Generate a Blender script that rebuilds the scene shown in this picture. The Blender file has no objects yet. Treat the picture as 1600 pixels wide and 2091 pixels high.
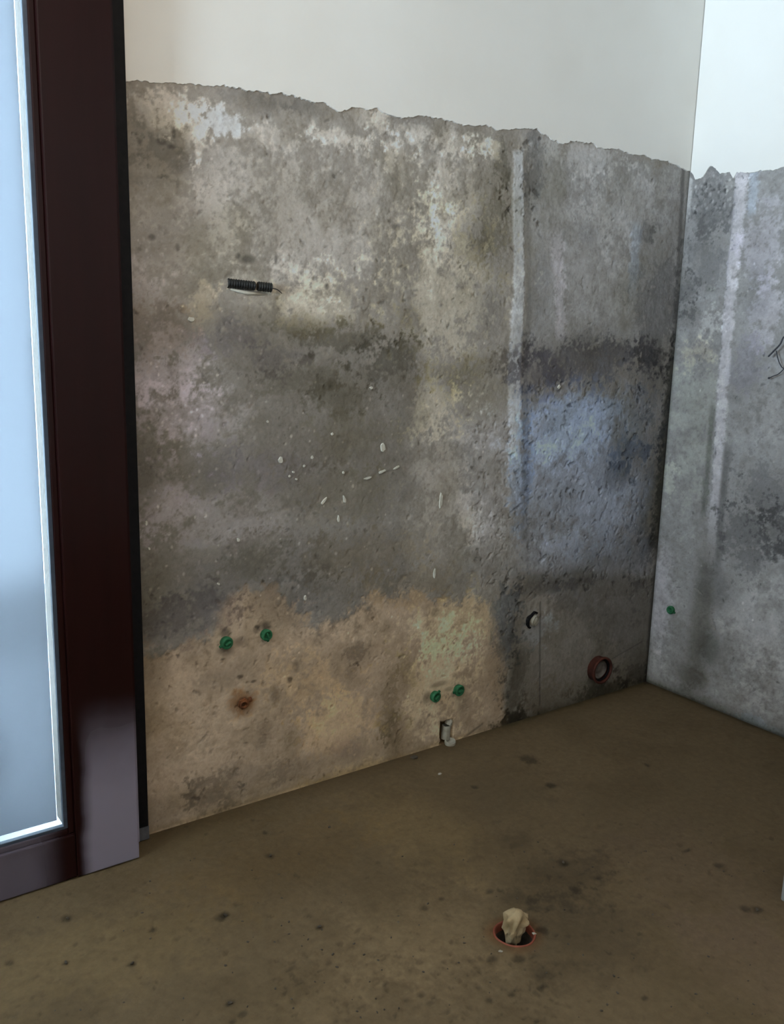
import bpy, bmesh, math, random
import numpy as np
from mathutils import Matrix, Vector

# ------------------------------------------------------------------ camera
F_PX = 1910.8                      # focal length for a 1600 px wide frame
YAW, PITCH, ROLL = 0.62611, -0.20580, 0.02603
CAM = np.array([-3.1081, -2.4119, 1.5])
sc = bpy.context.scene
COL = sc.collection
FW = np.array([math.sin(YAW)*math.cos(PITCH), math.cos(YAW)*math.cos(PITCH), math.sin(PITCH)])
_r = np.array([math.cos(YAW), -math.sin(YAW), 0.0]); _u = np.cross(_r, FW)
RT = math.cos(ROLL)*_r + math.sin(ROLL)*_u
UP = -math.sin(ROLL)*_r + math.cos(ROLL)*_u
cd = bpy.data.cameras.new('camera'); cam = bpy.data.objects.new('camera', cd); COL.objects.link(cam)
cd.sensor_fit = 'HORIZONTAL'; cd.sensor_width = 36.0; cd.lens = F_PX/1600*36.0; cd.clip_start = 0.02
cam.matrix_world = Matrix(((RT[0], UP[0], -FW[0], CAM[0]), (RT[1], UP[1], -FW[1], CAM[1]),
                           (RT[2], UP[2], -FW[2], CAM[2]), (0, 0, 0, 1)))
sc.camera = cam

# ------------------------------------------------------------------ sky and exposure
world = bpy.data.worlds.new('sky'); sc.world = world; world.use_nodes = True
bg = world.node_tree.nodes['Background']
bg.inputs['Color'].default_value = (0.62, 0.82, 1.0, 1); bg.inputs['Strength'].default_value = 52.0
sc.view_settings.view_transform = 'Standard'; sc.view_settings.look = 'None'
sc.view_settings.gamma = 1.0; sc.view_settings.use_curve_mapping = False
sc.view_settings.exposure = 0.0

# room: inner faces at x=0 (right), y=0 (back), x=RXL (left), y=RYF (behind the camera), z=0, z=RZC
RXL, RYF, RZC = -5.6, -3.7, 2.95
WIN = dict(y0=-2.0, y1=-0.15, z0=1.45, z1=2.80)       # window opening in the left wall
def portal(name, loc, rot, sx, sy):
    l = bpy.data.lights.new(name, 'AREA'); l.shape = 'RECTANGLE'; l.size = sx; l.size_y = sy
    l.cycles.is_portal = True
    o = bpy.data.objects.new(name, l); COL.objects.link(o); o.location = loc; o.rotation_euler = rot
    return o
portal('window_portal', (RXL-0.2, (WIN['y0']+WIN['y1'])/2, (WIN['z0']+WIN['z1'])/2), (0, -math.pi/2, 0),
       WIN['z1']-WIN['z0'], WIN['y1']-WIN['y0'])
# added warm fill light behind the camera, shaped as a bare bulb
FILL_AT = (-2.55, -1.95, 2.62)
FILL_STRENGTH = 580.0

# ------------------------------------------------------------------ helpers: measuring, noise, meshes
def ray(px, py):
    return FW + RT*(px-800)/F_PX - UP*(py-1045.5)/F_PX
def on(px, py, axis, v):                 # point of the photo on a plane of the room
    d = ray(px, py); t = (v-CAM[axis])/d[axis]; return CAM + t*d
def WB(px, py):                          # back wall -> (x, z, metres per px across, metres per px down)
    p = on(px, py, 1, 0.0); a = on(px+4, py, 1, 0.0); b = on(px, py+4, 1, 0.0)
    return p[0], p[2], abs(a[0]-p[0])/4, abs(b[2]-p[2])/4
def WR(px, py):                          # right wall -> (y, z, ...)
    p = on(px, py, 0, 0.0); a = on(px+4, py, 0, 0.0); b = on(px, py+4, 0, 0.0)
    return p[1], p[2], abs(a[1]-p[1])/4, abs(b[2]-p[2])/4
def FL(px, py):
    p = on(px, py, 2, 0.0); a = on(px+4, py, 2, 0.0); b = on(px, py+4, 2, 0.0)
    return p[0], p[1], np.linalg.norm(a-p)/4, np.linalg.norm(b-p)/4

def vnoise(u, v, seed):
    rs = np.random.RandomState(seed); T = rs.rand(256, 256)
    iu = np.floor(u).astype(int); iv = np.floor(v).astype(int); fu = u-iu; fv = v-iv
    fu = fu*fu*fu*(fu*(fu*6-15)+10); fv = fv*fv*fv*(fv*(fv*6-15)+10)
    a = T[iu % 256, iv % 256]; b = T[(iu+1) % 256, iv % 256]
    c = T[iu % 256, (iv+1) % 256]; d = T[(iu+1) % 256, (iv+1) % 256]
    return (a*(1-fu)+b*fu)*(1-fv) + (c*(1-fu)+d*fu)*fv
def fbm(u, v, freq, octs=5, seed=1, gain=0.55):
    s = np.zeros_like(u); amp = 1.0; tot = 0.0
    for k in range(octs):
        s += amp*vnoise(u*freq+17.3*k, v*freq+9.1*k, seed+k); tot += amp; amp *= gain; freq *= 2.03
    return (s/tot-0.5)*2.0               # about -1..1
def sstep(a, b, x):
    t = np.clip((x-a)/(b-a), 0, 1); return t*t*(3-2*t)

def link(name, me, parent=None):
    o = bpy.data.objects.new(name, me); COL.objects.link(o); o.parent = parent; return o
def from_bm(name, bm, mat, parent=None, smooth=False):
    me = bpy.data.meshes.new(name); bmesh.ops.recalc_face_normals(bm, faces=bm.faces[:]); bm.to_mesh(me); bm.free()
    me.materials.append(mat)
    if smooth:
        me.polygons.foreach_set('use_smooth', [True]*len(me.polygons))
    return link(name, me, parent)
def bm_box(bm, x0, x1, y0, y1, z0, z1, bevel=0.0):
    m = Matrix.Translation(((x0+x1)/2, (y0+y1)/2, (z0+z1)/2)) @ Matrix.Diagonal((x1-x0, y1-y0, z1-z0, 1))
    g = bmesh.ops.create_cube(bm, size=1.0, matrix=m)
    if bevel:
        es = list({e for v in g['verts'] for e in v.link_edges})
        bmesh.ops.bevel(bm, geom=es, offset=bevel, segments=2, affect='EDGES', profile=0.6)
def box(name, dims, mat, parent=None, bevel=0.0):
    bm = bmesh.new(); bm_box(bm, *dims, bevel=bevel); return from_bm(name, bm, mat, parent)
def lathe(bm, prof, seg=32, mat4=Matrix.Identity(4), closed=True, wob=None):
    """profile of (radius, height) spun round local z"""
    rings = []
    for k, (r, h) in enumerate(prof):
        ring = []
        for i in range(seg):
            a = 2*math.pi*i/seg; rr = r*(1+(wob(k, a) if wob else 0))
            ring.append(bm.verts.new(mat4 @ Vector((rr*math.cos(a), rr*math.sin(a), h))))
        rings.append(ring)
    for a, b in zip(rings, rings[1:]):
        for i in range(seg):
            bm.faces.new((a[i], a[(i+1) % seg], b[(i+1) % seg], b[i]))
    if closed:
        bm.faces.new(rings[0][::-1]); bm.faces.new(rings[-1])
def tube(bm, pts, rad, seg=8):
    pts = [Vector(p) for p in pts]; rings = []
    for i, p in enumerate(pts):
        t = (pts[min(i+1, len(pts)-1)]-pts[max(i-1, 0)]).normalized()
        n = t.cross(Vector((0.31, 0.2, 0.93))).normalized(); b = t.cross(n)
        r = rad[i] if isinstance(rad, (list, tuple)) else rad
        rings.append([bm.verts.new(p + r*(math.cos(2*math.pi*k/seg)*n+math.sin(2*math.pi*k/seg)*b)) for k in range(seg)])
    for a, b in zip(rings, rings[1:]):
        for k in range(seg):
            bm.faces.new((a[k], a[(k+1) % seg], b[(k+1) % seg], b[k]))
    bm.faces.new(rings[0][::-1]); bm.faces.new(rings[-1])
def spline(pts, n=10):
    P = [Vector(p) for p in pts]; P = [P[0]*2-P[1]]+P+[P[-1]*2-P[-2]]; out = []
    for i in range(1, len(P)-2):
        for k in range(n):
            t = k/n
            out.append(0.5*((2*P[i])+(P[i+1]-P[i-1])*t+(2*P[i-1]-5*P[i]+4*P[i+1]-P[i+2])*t*t+(3*P[i]-P[i-1]-3*P[i+1]+P[i+2])*t**3))
    out.append(P[-2]); return out
def empty(name, loc):
    o = bpy.data.objects.new(name, None); COL.objects.link(o); o.location = loc; o.empty_display_size = 0.05; return o
def tag(o, label=None, cat=None, group=None, kind=None):
    for k, v in (('label', label), ('category', cat), ('group', group), ('kind', kind)):
        if v: o[k] = v
    return o
def grid_mesh(name, co, nu, nv, mat, colours=None, keep=None, extra=None, flip=False):
    """co: (nu*nv, 3) in rows of nv; extra: (verts, faces) of plain boxes behind the surface"""
    idx = np.arange(nu*nv).reshape(nu, nv)
    q = np.stack([idx[:-1, :-1], idx[1:, :-1], idx[1:, 1:], idx[:-1, 1:]], -1).reshape(-1, 4)
    if flip: q = q[:, ::-1]
    if keep is not None: q = q[keep(co[q].mean(1))]
    nsurf = len(q); nv0 = len(co)
    if extra is not None:
        ev, ef = extra; co = np.vstack([co, np.array(ev)]); q = np.vstack([q, np.array(ef)+nv0])
    me = bpy.data.meshes.new(name)
    me.vertices.add(len(co)); me.vertices.foreach_set('co', co.astype(np.float32).ravel())
    me.loops.add(q.size); me.loops.foreach_set('vertex_index', q.astype(np.int32).ravel())
    me.polygons.add(len(q)); me.polygons.foreach_set('loop_start', np.arange(0, q.size, 4, dtype=np.int32))
    sm = np.zeros(len(q), bool); sm[:nsurf] = True
    me.polygons.foreach_set('use_smooth', sm)
    me.update(calc_edges=True); me.validate()
    if colours is not None:
        a = me.color_attributes.new('tone', 'FLOAT_COLOR', 'POINT'); c = np.ones((len(co), 4), np.float32)
        c[:nv0, :3] = colours; c[nv0:, :3] = colours.mean(0); a.data.foreach_set('color', c.ravel())
    me.materials.append(mat)
    return me
def boxes(lst):
    V, Fc = [], []
    for x0, x1, y0, y1, z0, z1 in lst:
        b = len(V)
        V += [(x0,y0,z0),(x1,y0,z0),(x1,y1,z0),(x0,y1,z0),(x0,y0,z1),(x1,y0,z1),(x1,y1,z1),(x0,y1,z1)]
        Fc += [[b+i for i in f] for f in ((3,2,1,0),(4,5,6,7),(0,1,5,4),(1,2,6,5),(2,3,7,6),(3,0,4,7))]
    return V, Fc

# ------------------------------------------------------------------ materials
def new_mat(name):
    m = bpy.data.materials.new(name); m.use_nodes = True
    return m, m.node_tree.nodes, m.node_tree.links, m.node_tree.nodes['Principled BSDF']
def noisy(name, c1, c2, scale=20, rough=0.8, bump=0.0, bscale=None, spec=0.3, metallic=0.0, coat=0.0, detail=6):
    m, n, l, p = new_mat(name)
    tc = n.new('ShaderNodeTexCoord'); t = n.new('ShaderNodeTexNoise'); t.inputs['Scale'].default_value = scale
    t.inputs['Detail'].default_value = detail
    l.new(tc.outputs['Object'], t.inputs['Vector'])
    r = n.new('ShaderNodeValToRGB'); r.color_ramp.elements[0].color = (*c1, 1); r.color_ramp.elements[1].color = (*c2, 1)
    r.color_ramp.elements[0].position = 0.3; r.color_ramp.elements[1].position = 0.7
    l.new(t.outputs['Fac'], r.inputs['Fac']); l.new(r.outputs['Color'], p.inputs['Base Color'])
    p.inputs['Roughness'].default_value = rough; p.inputs['Specular IOR Level'].default_value = spec
    p.inputs['Metallic'].default_value = metallic; p.inputs['Coat Weight'].default_value = coat
    if bump:
        t2 = n.new('ShaderNodeTexNoise'); t2.inputs['Scale'].default_value = bscale or scale*4; t2.inputs['Detail'].default_value = 5
        l.new(tc.outputs['Object'], t2.inputs['Vector'])
        b = n.new('ShaderNodeBump'); b.inputs['Strength'].default_value = bump; b.inputs['Distance'].default_value = 0.004
        l.new(t2.outputs['Fac'], b.inputs['Height']); l.new(b.outputs['Normal'], p.inputs['Normal'])
    return m
def toned(name, fine_scale, fine_amt, rough, bump, bump_scale, spec=0.25):
    """mineral surface: stains and patches come from the 'tone' attribute, grain from noise"""
    m, n, l, p = new_mat(name)
    at = n.new('ShaderNodeAttribute'); at.attribute_name = 'tone'
    tc = n.new('ShaderNodeTexCoord')
    t = n.new('ShaderNodeTexNoise'); t.inputs['Scale'].default_value = fine_scale; t.inputs['Detail'].default_value = 7
    t.inputs['Roughness'].default_value = 0.65
    l.new(tc.outputs['Object'], t.inputs['Vector'])
    mr = n.new('ShaderNodeMapRange'); mr.inputs['From Min'].default_value = 0.25; mr.inputs['From Max'].default_value = 0.75
    mr.inputs['To Min'].default_value = 1-fine_amt; mr.inputs['To Max'].default_value = 1+fine_amt
    l.new(t.outputs['Fac'], mr.inputs['Value'])
    mx = n.new('ShaderNodeVectorMath'); mx.operation = 'SCALE'
    l.new(at.outputs['Color'], mx.inputs[0]); l.new(mr.outputs['Result'], mx.inputs['Scale'])
    l.new(mx.outputs['Vector'], p.inputs['Base Color'])
    p.inputs['Roughness'].default_value = rough; p.inputs['Specular IOR Level'].default_value = spec
    t2 = n.new('ShaderNodeTexNoise'); t2.inputs['Scale'].default_value = bump_scale; t2.inputs['Detail'].default_value = 6
    l.new(tc.outputs['Object'], t2.inputs['Vector'])
    b = n.new('ShaderNodeBump'); b.inputs['Strength'].default_value = bump; b.inputs['Distance'].default_value = 0.004
    l.new(t2.outputs['Fac'], b.inputs['Height']); l.new(b.outputs['Normal'], p.inputs['Normal'])
    return m
M = {}
M['cement'] = toned('bare_cement_render', 60, 0.09, 0.9, 0.35, 90)
M['screed'] = toned('floor_screed', 45, 0.16, 0.85, 0.4, 70)
M['paint'] = noisy('cream_wall_paint', (0.75, 0.715, 0.66), (0.80, 0.775, 0.73), 2.2, 0.75, 0.12, 40, 0.3)
M['ceiling'] = noisy('white_ceiling_paint', (0.74, 0.73, 0.70), (0.78, 0.77, 0.74), 3, 0.9)
M['render_out'] = noisy('pale_outdoor_render', (0.80, 0.81, 0.80), (0.86, 0.86, 0.84), 4, 0.9, 0.1)
M['tile_out'] = noisy('pale_balcony_screed', (0.80, 0.80, 0.80), (0.85, 0.85, 0.85), 3, 0.8)
M['white_gloss'] = noisy('white_trim_paint', (0.27, 0.275, 0.265), (0.33, 0.33, 0.315), 8, 0.5)
M['shade_slab'] = noisy('dark_shade_slab', (0.10, 0.085, 0.07), (0.15, 0.13, 0.11), 3, 0.9)
M['rubber'] = noisy('black_rubber', (0.004, 0.004, 0.005), (0.009, 0.008, 0.009), 60, 0.6, spec=0.15)
M['gasket'] = noisy('grey_glazing_gasket', (0.035, 0.045, 0.06), (0.05, 0.06, 0.08), 60, 0.45)
M['grey_metal'] = noisy('dull_grey_metal', (0.08, 0.08, 0.09), (0.12, 0.12, 0.13), 50, 0.6)
M['black_plastic'] = noisy('black_conduit_plastic', (0.008, 0.008, 0.008), (0.018, 0.018, 0.016), 80, 0.45)
M['wire'] = noisy('dark_wire', (0.03, 0.03, 0.035), (0.05, 0.05, 0.06), 80, 0.5)
M['green'] = noisy('green_plastic', (0.014, 0.10, 0.038), (0.035, 0.17, 0.075), 60, 0.65, 0.1)
M['orange'] = noisy('orange_drain_plastic', (0.17, 0.045, 0.026), (0.27, 0.075, 0.042), 40, 0.65, 0.1)
M['orange_shaded'] = noisy('shaded_orange_plastic', (0.040, 0.012, 0.008), (0.095, 0.025, 0.015), 30, 0.75, 0.15)  # orange plastic with the deep shadow on the wall stub put into its colour
M['grey_pvc'] = noisy('grey_dusty_plastic', (0.10, 0.085, 0.075), (0.22, 0.19, 0.17), 40, 0.7, 0.2)
M['white_pvc'] = noisy('dusty_white_plastic', (0.26, 0.235, 0.18), (0.42, 0.39, 0.32), 30, 0.6, 0.15)
M['rust'] = noisy('rusty_iron', (0.07, 0.025, 0.010), (0.26, 0.09, 0.03), 70, 0.85, 0.5)
M['cloth'] = noisy('stained_cream_cloth', (0.26, 0.18, 0.09), (0.48, 0.37, 0.22), 18, 0.95, 0.5, 120)
M['crumb_dark'] = noisy('dark_mortar_crumb_and_shade', (0.05, 0.04, 0.03), (0.10, 0.08, 0.06), 60, 0.9, 0.3)
M['crumb_pale'] = noisy('pale_mortar_crumb', (0.26, 0.23, 0.18), (0.40, 0.36, 0.30), 60, 0.9, 0.3)
M['fleck'] = noisy('dried_white_paint', (0.50, 0.47, 0.39), (0.64, 0.61, 0.53), 60, 0.7)
M['glaze'] = noisy('white_glazed_pot', (0.72, 0.72, 0.72), (0.80, 0.80, 0.79), 10, 0.35)

def lacquer():
    m, n, l, p = new_mat('dark_red_brown_lacquer')
    tc = n.new('ShaderNodeTexCoord'); mp = n.new('ShaderNodeMapping'); mp.inputs['Scale'].default_value = (30, 30, 2)
    l.new(tc.outputs['Object'], mp.inputs['Vector'])
    t = n.new('ShaderNodeTexNoise'); t.inputs['Scale'].default_value = 1.0; t.inputs['Detail'].default_value = 5
    l.new(mp.outputs['Vector'], t.inputs['Vector'])
    r = n.new('ShaderNodeValToRGB'); r.color_ramp.elements[0].color = (0.010, 0.003, 0.0027, 1); r.color_ramp.elements[1].color = (0.018, 0.005, 0.0045, 1)
    l.new(t.outputs['Fac'], r.inputs['Fac'])
    # soft reflection painted into the colour at the stile foot, pale patch on rail
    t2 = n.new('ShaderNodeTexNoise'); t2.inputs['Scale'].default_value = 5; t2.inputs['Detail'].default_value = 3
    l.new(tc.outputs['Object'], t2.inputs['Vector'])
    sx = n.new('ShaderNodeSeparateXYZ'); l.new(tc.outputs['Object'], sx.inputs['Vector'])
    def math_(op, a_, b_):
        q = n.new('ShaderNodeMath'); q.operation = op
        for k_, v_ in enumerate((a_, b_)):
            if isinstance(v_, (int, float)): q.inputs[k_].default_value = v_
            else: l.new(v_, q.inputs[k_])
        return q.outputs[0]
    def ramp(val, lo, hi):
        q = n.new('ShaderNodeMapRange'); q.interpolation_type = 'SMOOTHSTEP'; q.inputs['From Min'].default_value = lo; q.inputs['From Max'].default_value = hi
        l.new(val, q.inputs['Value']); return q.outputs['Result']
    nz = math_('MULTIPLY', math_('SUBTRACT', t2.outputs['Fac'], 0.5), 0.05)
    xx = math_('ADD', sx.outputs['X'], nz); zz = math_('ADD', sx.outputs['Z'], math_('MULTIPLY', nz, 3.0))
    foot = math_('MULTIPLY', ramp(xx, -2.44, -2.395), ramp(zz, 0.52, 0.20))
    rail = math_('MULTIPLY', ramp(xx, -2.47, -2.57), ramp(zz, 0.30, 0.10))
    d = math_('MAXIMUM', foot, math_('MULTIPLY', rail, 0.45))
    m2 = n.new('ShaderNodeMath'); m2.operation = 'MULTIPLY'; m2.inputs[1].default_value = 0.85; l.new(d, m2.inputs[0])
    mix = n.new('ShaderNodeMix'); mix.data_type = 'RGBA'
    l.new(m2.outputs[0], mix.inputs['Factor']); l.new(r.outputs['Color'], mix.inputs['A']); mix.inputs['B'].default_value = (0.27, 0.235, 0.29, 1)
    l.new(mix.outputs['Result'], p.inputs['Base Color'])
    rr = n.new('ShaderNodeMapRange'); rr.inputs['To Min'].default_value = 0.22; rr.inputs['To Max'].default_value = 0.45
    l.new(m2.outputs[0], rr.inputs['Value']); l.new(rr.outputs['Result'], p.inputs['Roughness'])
    p.inputs['Specular IOR Level'].default_value = 0.17
    return m
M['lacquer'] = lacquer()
def glassy(name, colour, rough):
    m, n, l, p = new_mat(name)
    t = n.new('ShaderNodeTexNoise'); t.inputs['Scale'].default_value = 3.0
    tc = n.new('ShaderNodeTexCoord'); l.new(tc.outputs['Object'], t.inputs['Vector'])
    mr = n.new('ShaderNodeMapRange'); mr.inputs['To Min'].default_value = rough*0.85; mr.inputs['To Max'].default_value = rough*1.15
    l.new(t.outputs['Fac'], mr.inputs['Value']); l.new(mr.outputs['Result'], p.inputs['Roughness'])
    p.inputs['Base Color'].default_value = (*colour, 1); p.inputs['Transmission Weight'].default_value = 1.0
    p.inputs['IOR'].default_value = 1.3
    return m
def frosted(name, colour, rough):
    m = glassy(name, colour, rough); n, l = m.node_tree.nodes, m.node_tree.links
    tr = n.new('ShaderNodeBsdfTranslucent'); tr.inputs['Color'].default_value = (*colour, 1)
    mx = n.new('ShaderNodeMixShader'); mx.inputs['Fac'].default_value = 0.5
    l.new(n['Principled BSDF'].outputs['BSDF'], mx.inputs[1]); l.new(tr.outputs['BSDF'], mx.inputs[2])
    l.new(mx.outputs['Shader'], n['Material Output'].inputs['Surface']); return m
M['film'] = frosted('frosted_tinted_film', (0.325, 0.328, 0.345), 0.30)
M['glass'] = glassy('clear_glass', (0.130, 0.140, 0.145), 0.02)

# ------------------------------------------------------------------ painting stains on wall coordinates
class Surface:
    """albedo and relief of a rough surface, in metres along (U) and up/away (V)"""
    def __init__(s, U, V, conv, base, seed):
        s.U, s.V, s.conv = U, V, conv
        s.c = np.tile(np.array(base, float), (len(U), 1)); s.h = np.zeros(len(U)); s.seed = seed
        s.n1 = fbm(U, V, 5.0, 6, seed); s.n2 = fbm(U, V, 16.0, 5, seed+20, 0.6); s.n3 = fbm(U, V, 55.0, 4, seed+40, 0.65); s.n4 = fbm(U, V, 120.0, 3, seed+50, 0.7)
        s.wu = U + 0.03*fbm(U, V, 9.0, 4, seed+60); s.wv = V + 0.03*fbm(U, V, 9.0, 4, seed+70)
    def mul(s, m, f):
        s.c *= 1 + m[:, None]*(np.array(f, float)-1)
    def near(s, u, v, ru, rv):
        return np.nonzero((np.abs(s.U-u) < ru) & (np.abs(s.V-v) < rv))[0]
    def blob(s, px, py, rx, ry, f, edge=0.38, nz=1.0, raise_=0.0):
        u, v, mu, mv = s.conv(px, py); ru, rv = rx*mu, ry*mv
        i = s.near(u, v, ru*2.4+0.05, rv*2.4+0.05); rm = min(ru, rv); w1 = min(1.0, rm/0.10); w2 = min(1.0, rm/0.035)
        d = np.hypot(((1-w1)*s.U[i]+w1*s.wu[i]-u)/ru, ((1-w1)*s.V[i]+w1*s.wv[i]-v)/rv) + nz*(0.85*w1*s.n1[i]+1.05*w2*s.n2[i]+1.0*s.n3[i]+0.55*s.n4[i])
        m = sstep(1+edge, 1-edge, d)
        f = np.array(f if hasattr(f, '__len__') else (f, f, f), float); f = f.mean()**(1.3 if f.mean() < 1 else 1.8)*(f/f.mean())**0.8
        s.c[i] *= 1 + m[:, None]*(f-1)
        if raise_: s.h[i] += raise_*m
    def streak(s, pts, w, f, edge=0.35, nz=0.5, fade=(0.0, 0.0), raise_=0.0):
        P = [s.conv(*p) for p in pts]
        best = np.full(len(s.U), 9.0); tt = np.zeros(len(s.U)); L = 0; n = len(P)-1
        for k in range(n):
            a, b = P[k], P[k+1]; du, dv = b[0]-a[0], b[1]-a[1]; ln = du*du+dv*dv
            t = np.clip(((s.U-a[0])*du+(s.V-a[1])*dv)/ln, 0, 1)
            ww = (w if not hasattr(w, '__len__') else w[0]+(w[1]-w[0])*(k+t)/n)*(a[2]+b[2])/2
            d = np.hypot(s.U-a[0]-t*du, s.V-a[1]-t*dv)/ww
            up = d < best; best = np.where(up, d, best); tt = np.where(up, (k+t)/n, tt)
        m = sstep(1+edge, 1-edge, best + nz*(0.7*s.n2+1.0*s.n3+0.6*s.n4))
        if fade[0]: m *= sstep(0, fade[0], tt)
        if fade[1]: m *= sstep(1, 1-fade[1], tt)
        f = np.array(f if hasattr(f, '__len__') else (f, f, f), float); f = f.mean()**1.3*(f/f.mean())**0.8
        s.mul(m, f); s.h += raise_*m
        return m
    def region(s, poly, f, soft=0.05, nz=0.05):
        """inside a polygon given by photo points"""
        P = np.array([s.conv(*p)[:2] for p in poly]); u = s.wu+nz*(s.n1+0.5*s.n3); v = s.wv+nz*(1.2*s.n2+0.9*s.n3+0.5*s.n4)
        inside = np.zeros(len(u), bool); dist = np.full(len(u), 9.0)
        for k in range(len(P)):
            a, b = P[k], P[(k+1) % len(P)]
            c = ((a[1] > v) != (b[1] > v)) & (u < (b[0]-a[0])*(v-a[1])/((b[1]-a[1]) or 1e-9)+a[0])
            inside ^= c
            du, dv = b-a; t = np.clip(((u-a[0])*du+(v-a[1])*dv)/(du*du+dv*dv), 0, 1)
            dist = np.minimum(dist, np.hypot(u-a[0]-t*du, v-a[1]-t*dv))
        m = sstep(-soft, soft, np.where(inside, dist, -dist)); s.mul(m, f); return m
    def pits(s, rnd, n, box, rad, depth, dark, tall=1.6):
        for _ in range(n):
            px = rnd.uniform(box[0], box[2]); py = rnd.uniform(box[1], box[3]); u, v, mu, mv = s.conv(px, py)
            r = rad[0]+(rad[1]-rad[0])*rnd.random()**2; a = rnd.uniform(-1.5, 1.5); tl = tall*rnd.uniform(0.7, 1.8); ca, sa = math.cos(a), math.sin(a)
            i = s.near(u, v, r*4, r*4)
            if not len(i): continue
            x = s.U[i]-u; y = s.V[i]-v
            d = np.hypot((x*ca+y*sa)/r, (-x*sa+y*ca)/(r*tl)) + 1.0*s.n4[i]+0.5*s.n3[i]
            m = sstep(1.3, 0.5, d); s.h[i] -= depth*m*rnd.uniform(0.4, 1); k = rnd.uniform(dark, 1)
            s.c[i] *= (1+m*(k-1))[:, None]
    def flecks(s, rnd, n, box, rad, f):
        for _ in range(n):
            px = rnd.uniform(box[0], box[2]); py = rnd.uniform(box[1], box[3]); u, v, mu, mv = s.conv(px, py)
            r = rnd.uniform(*rad); i = s.near(u, v, r*2, r*2)
            if not len(i): continue
            d = np.hypot((s.U[i]-u)/r, (s.V[i]-v)/(r*rnd.uniform(0.8, 1.5))); m = sstep(1.2, 0.5, d)
            s.c[i] *= (1+m*(rnd.uniform(1.15, f)-1))[:, None]

rnd = random.Random(7)
STEP = 0.003
TOP = 2.07                                      # height of the ragged edge where the wall tiles ended

# ---- back wall
nx, nz_ = int(2.40/STEP)+1, int(2.16/STEP)+1
xs = np.linspace(-2.40, 0.0, nx); zs = np.linspace(0.0, 2.16, nz_)
X, Z = [a.ravel() for a in np.meshgrid(xs, zs, indexing='ij')]
B = Surface(X, Z, WB, (0.40, 0.362, 0.325), 3)
OL = (0.80, 0.76, 0.66)          # olive damp
def k(v, t=(1, 1, 1)): return [v*a for a in t]
OLV = (1.02, 1.0, 0.90); BLU = (0.90, 1.0, 1.16); PUR = (0.995, 0.975, 1.05); TAN = (1.06, 1.0, 0.88); GRN = (0.985, 1.015, 0.94)
# broad mottling
B.mul(sstep(-0.15, 0.35, B.n1), (0.86, 0.85, 0.82)); B.mul(sstep(-0.1, 0.4, B.n2), (0.86, 0.85, 0.83)); B.mul(sstep(0.0, 0.5, B.n3), (0.91, 0.905, 0.89)); B.mul(sstep(0.2, 0.6, B.n4), (0.84, 0.83, 0.81)); B.mul(sstep(-0.15, -0.5, B.n3), (1.09, 1.09, 1.09)); B.mul(sstep(-0.25, -0.6, B.n4), (1.10, 1.10, 1.09)); B.mul(sstep(0.1, 0.5, fbm(X, Z, 2.6, 4, 77)), (0.86, 0.85, 0.80)); B.mul(sstep(0.05, 0.4, fbm(X, Z*0.6, 7.0, 5, 78)), (0.88, 0.87, 0.84))
# general levels of the old mortar beds
B.region([(200,640),(560,640),(640,690),(860,690),(870,780),(840,1200),(640,1270),(470,1220),(420,1290),(200,1360)], k(0.74), 0.045, 0.10)
B.region([(1065,690),(1390,700),(1340,1400),(1065,1180)], k(0.80, (0.98, 1, 1.04)), 0.05, 0.04)
B.region([(1072,265),(1420,340),(1395,705),(1065,695)], (0.93, 0.98, 1.06), 0.05, 0.04)
# pale upper band
for a in [(335,225,85,36,k(1.34)), (392,265,32,44,k(1.32)), (452,252,34,22,k(1.34,BLU)), (560,285,60,22,k(1.12)),
          (700,285,70,16,k(1.28)), (735,235,45,22,k(1.2)), (775,250,18,40,k(1.25)), (800,315,12,40,k(1.25)), (930,290,80,26,k(1.24)),
          (990,300,40,18,k(1.3)), (650,450,190,110,k(1.12)), (560,590,90,55,k(1.14)), (660,620,100,50,k(1.14,OLV)), (900,600,100,130,k(1.20,OLV)),
          (930,440,60,120,k(1.10)), (1190,320,90,26,k(1.14)), (1290,430,60,80,k(1.08)), (1190,560,120,90,k(1.05)),
          (415,620,26,40,k(1.2,TAN)), (880,830,40,60,k(1.2,OLV)), (900,980,60,120,k(1.12)), (400,480,110,80,k(1.06)),
          (340,760,90,60,k(1.20,PUR)), (380,850,100,60,k(1.16,PUR)), (450,1050,130,60,k(1.13,PUR)), (330,1000,60,90,k(1.12,PUR)), (320,780,90,160,k(1.07,PUR))]:
    B.blob(*a)
B.streak([(404,270),(406,300),(405,340)], (16, 3), k(1.35), 0.3, 0.3)
B.streak([(905,310),(906,430),(900,560)], (22, 14), k(1.26), 0.4, 0.7, (0.15, 0.4))
B.streak([(815,290),(820,370)], 9, k(1.22), 0.4, 0.5)
B.streak([(955,330),(962,420)], 9, k(1.15), 0.4, 0.5)
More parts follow.
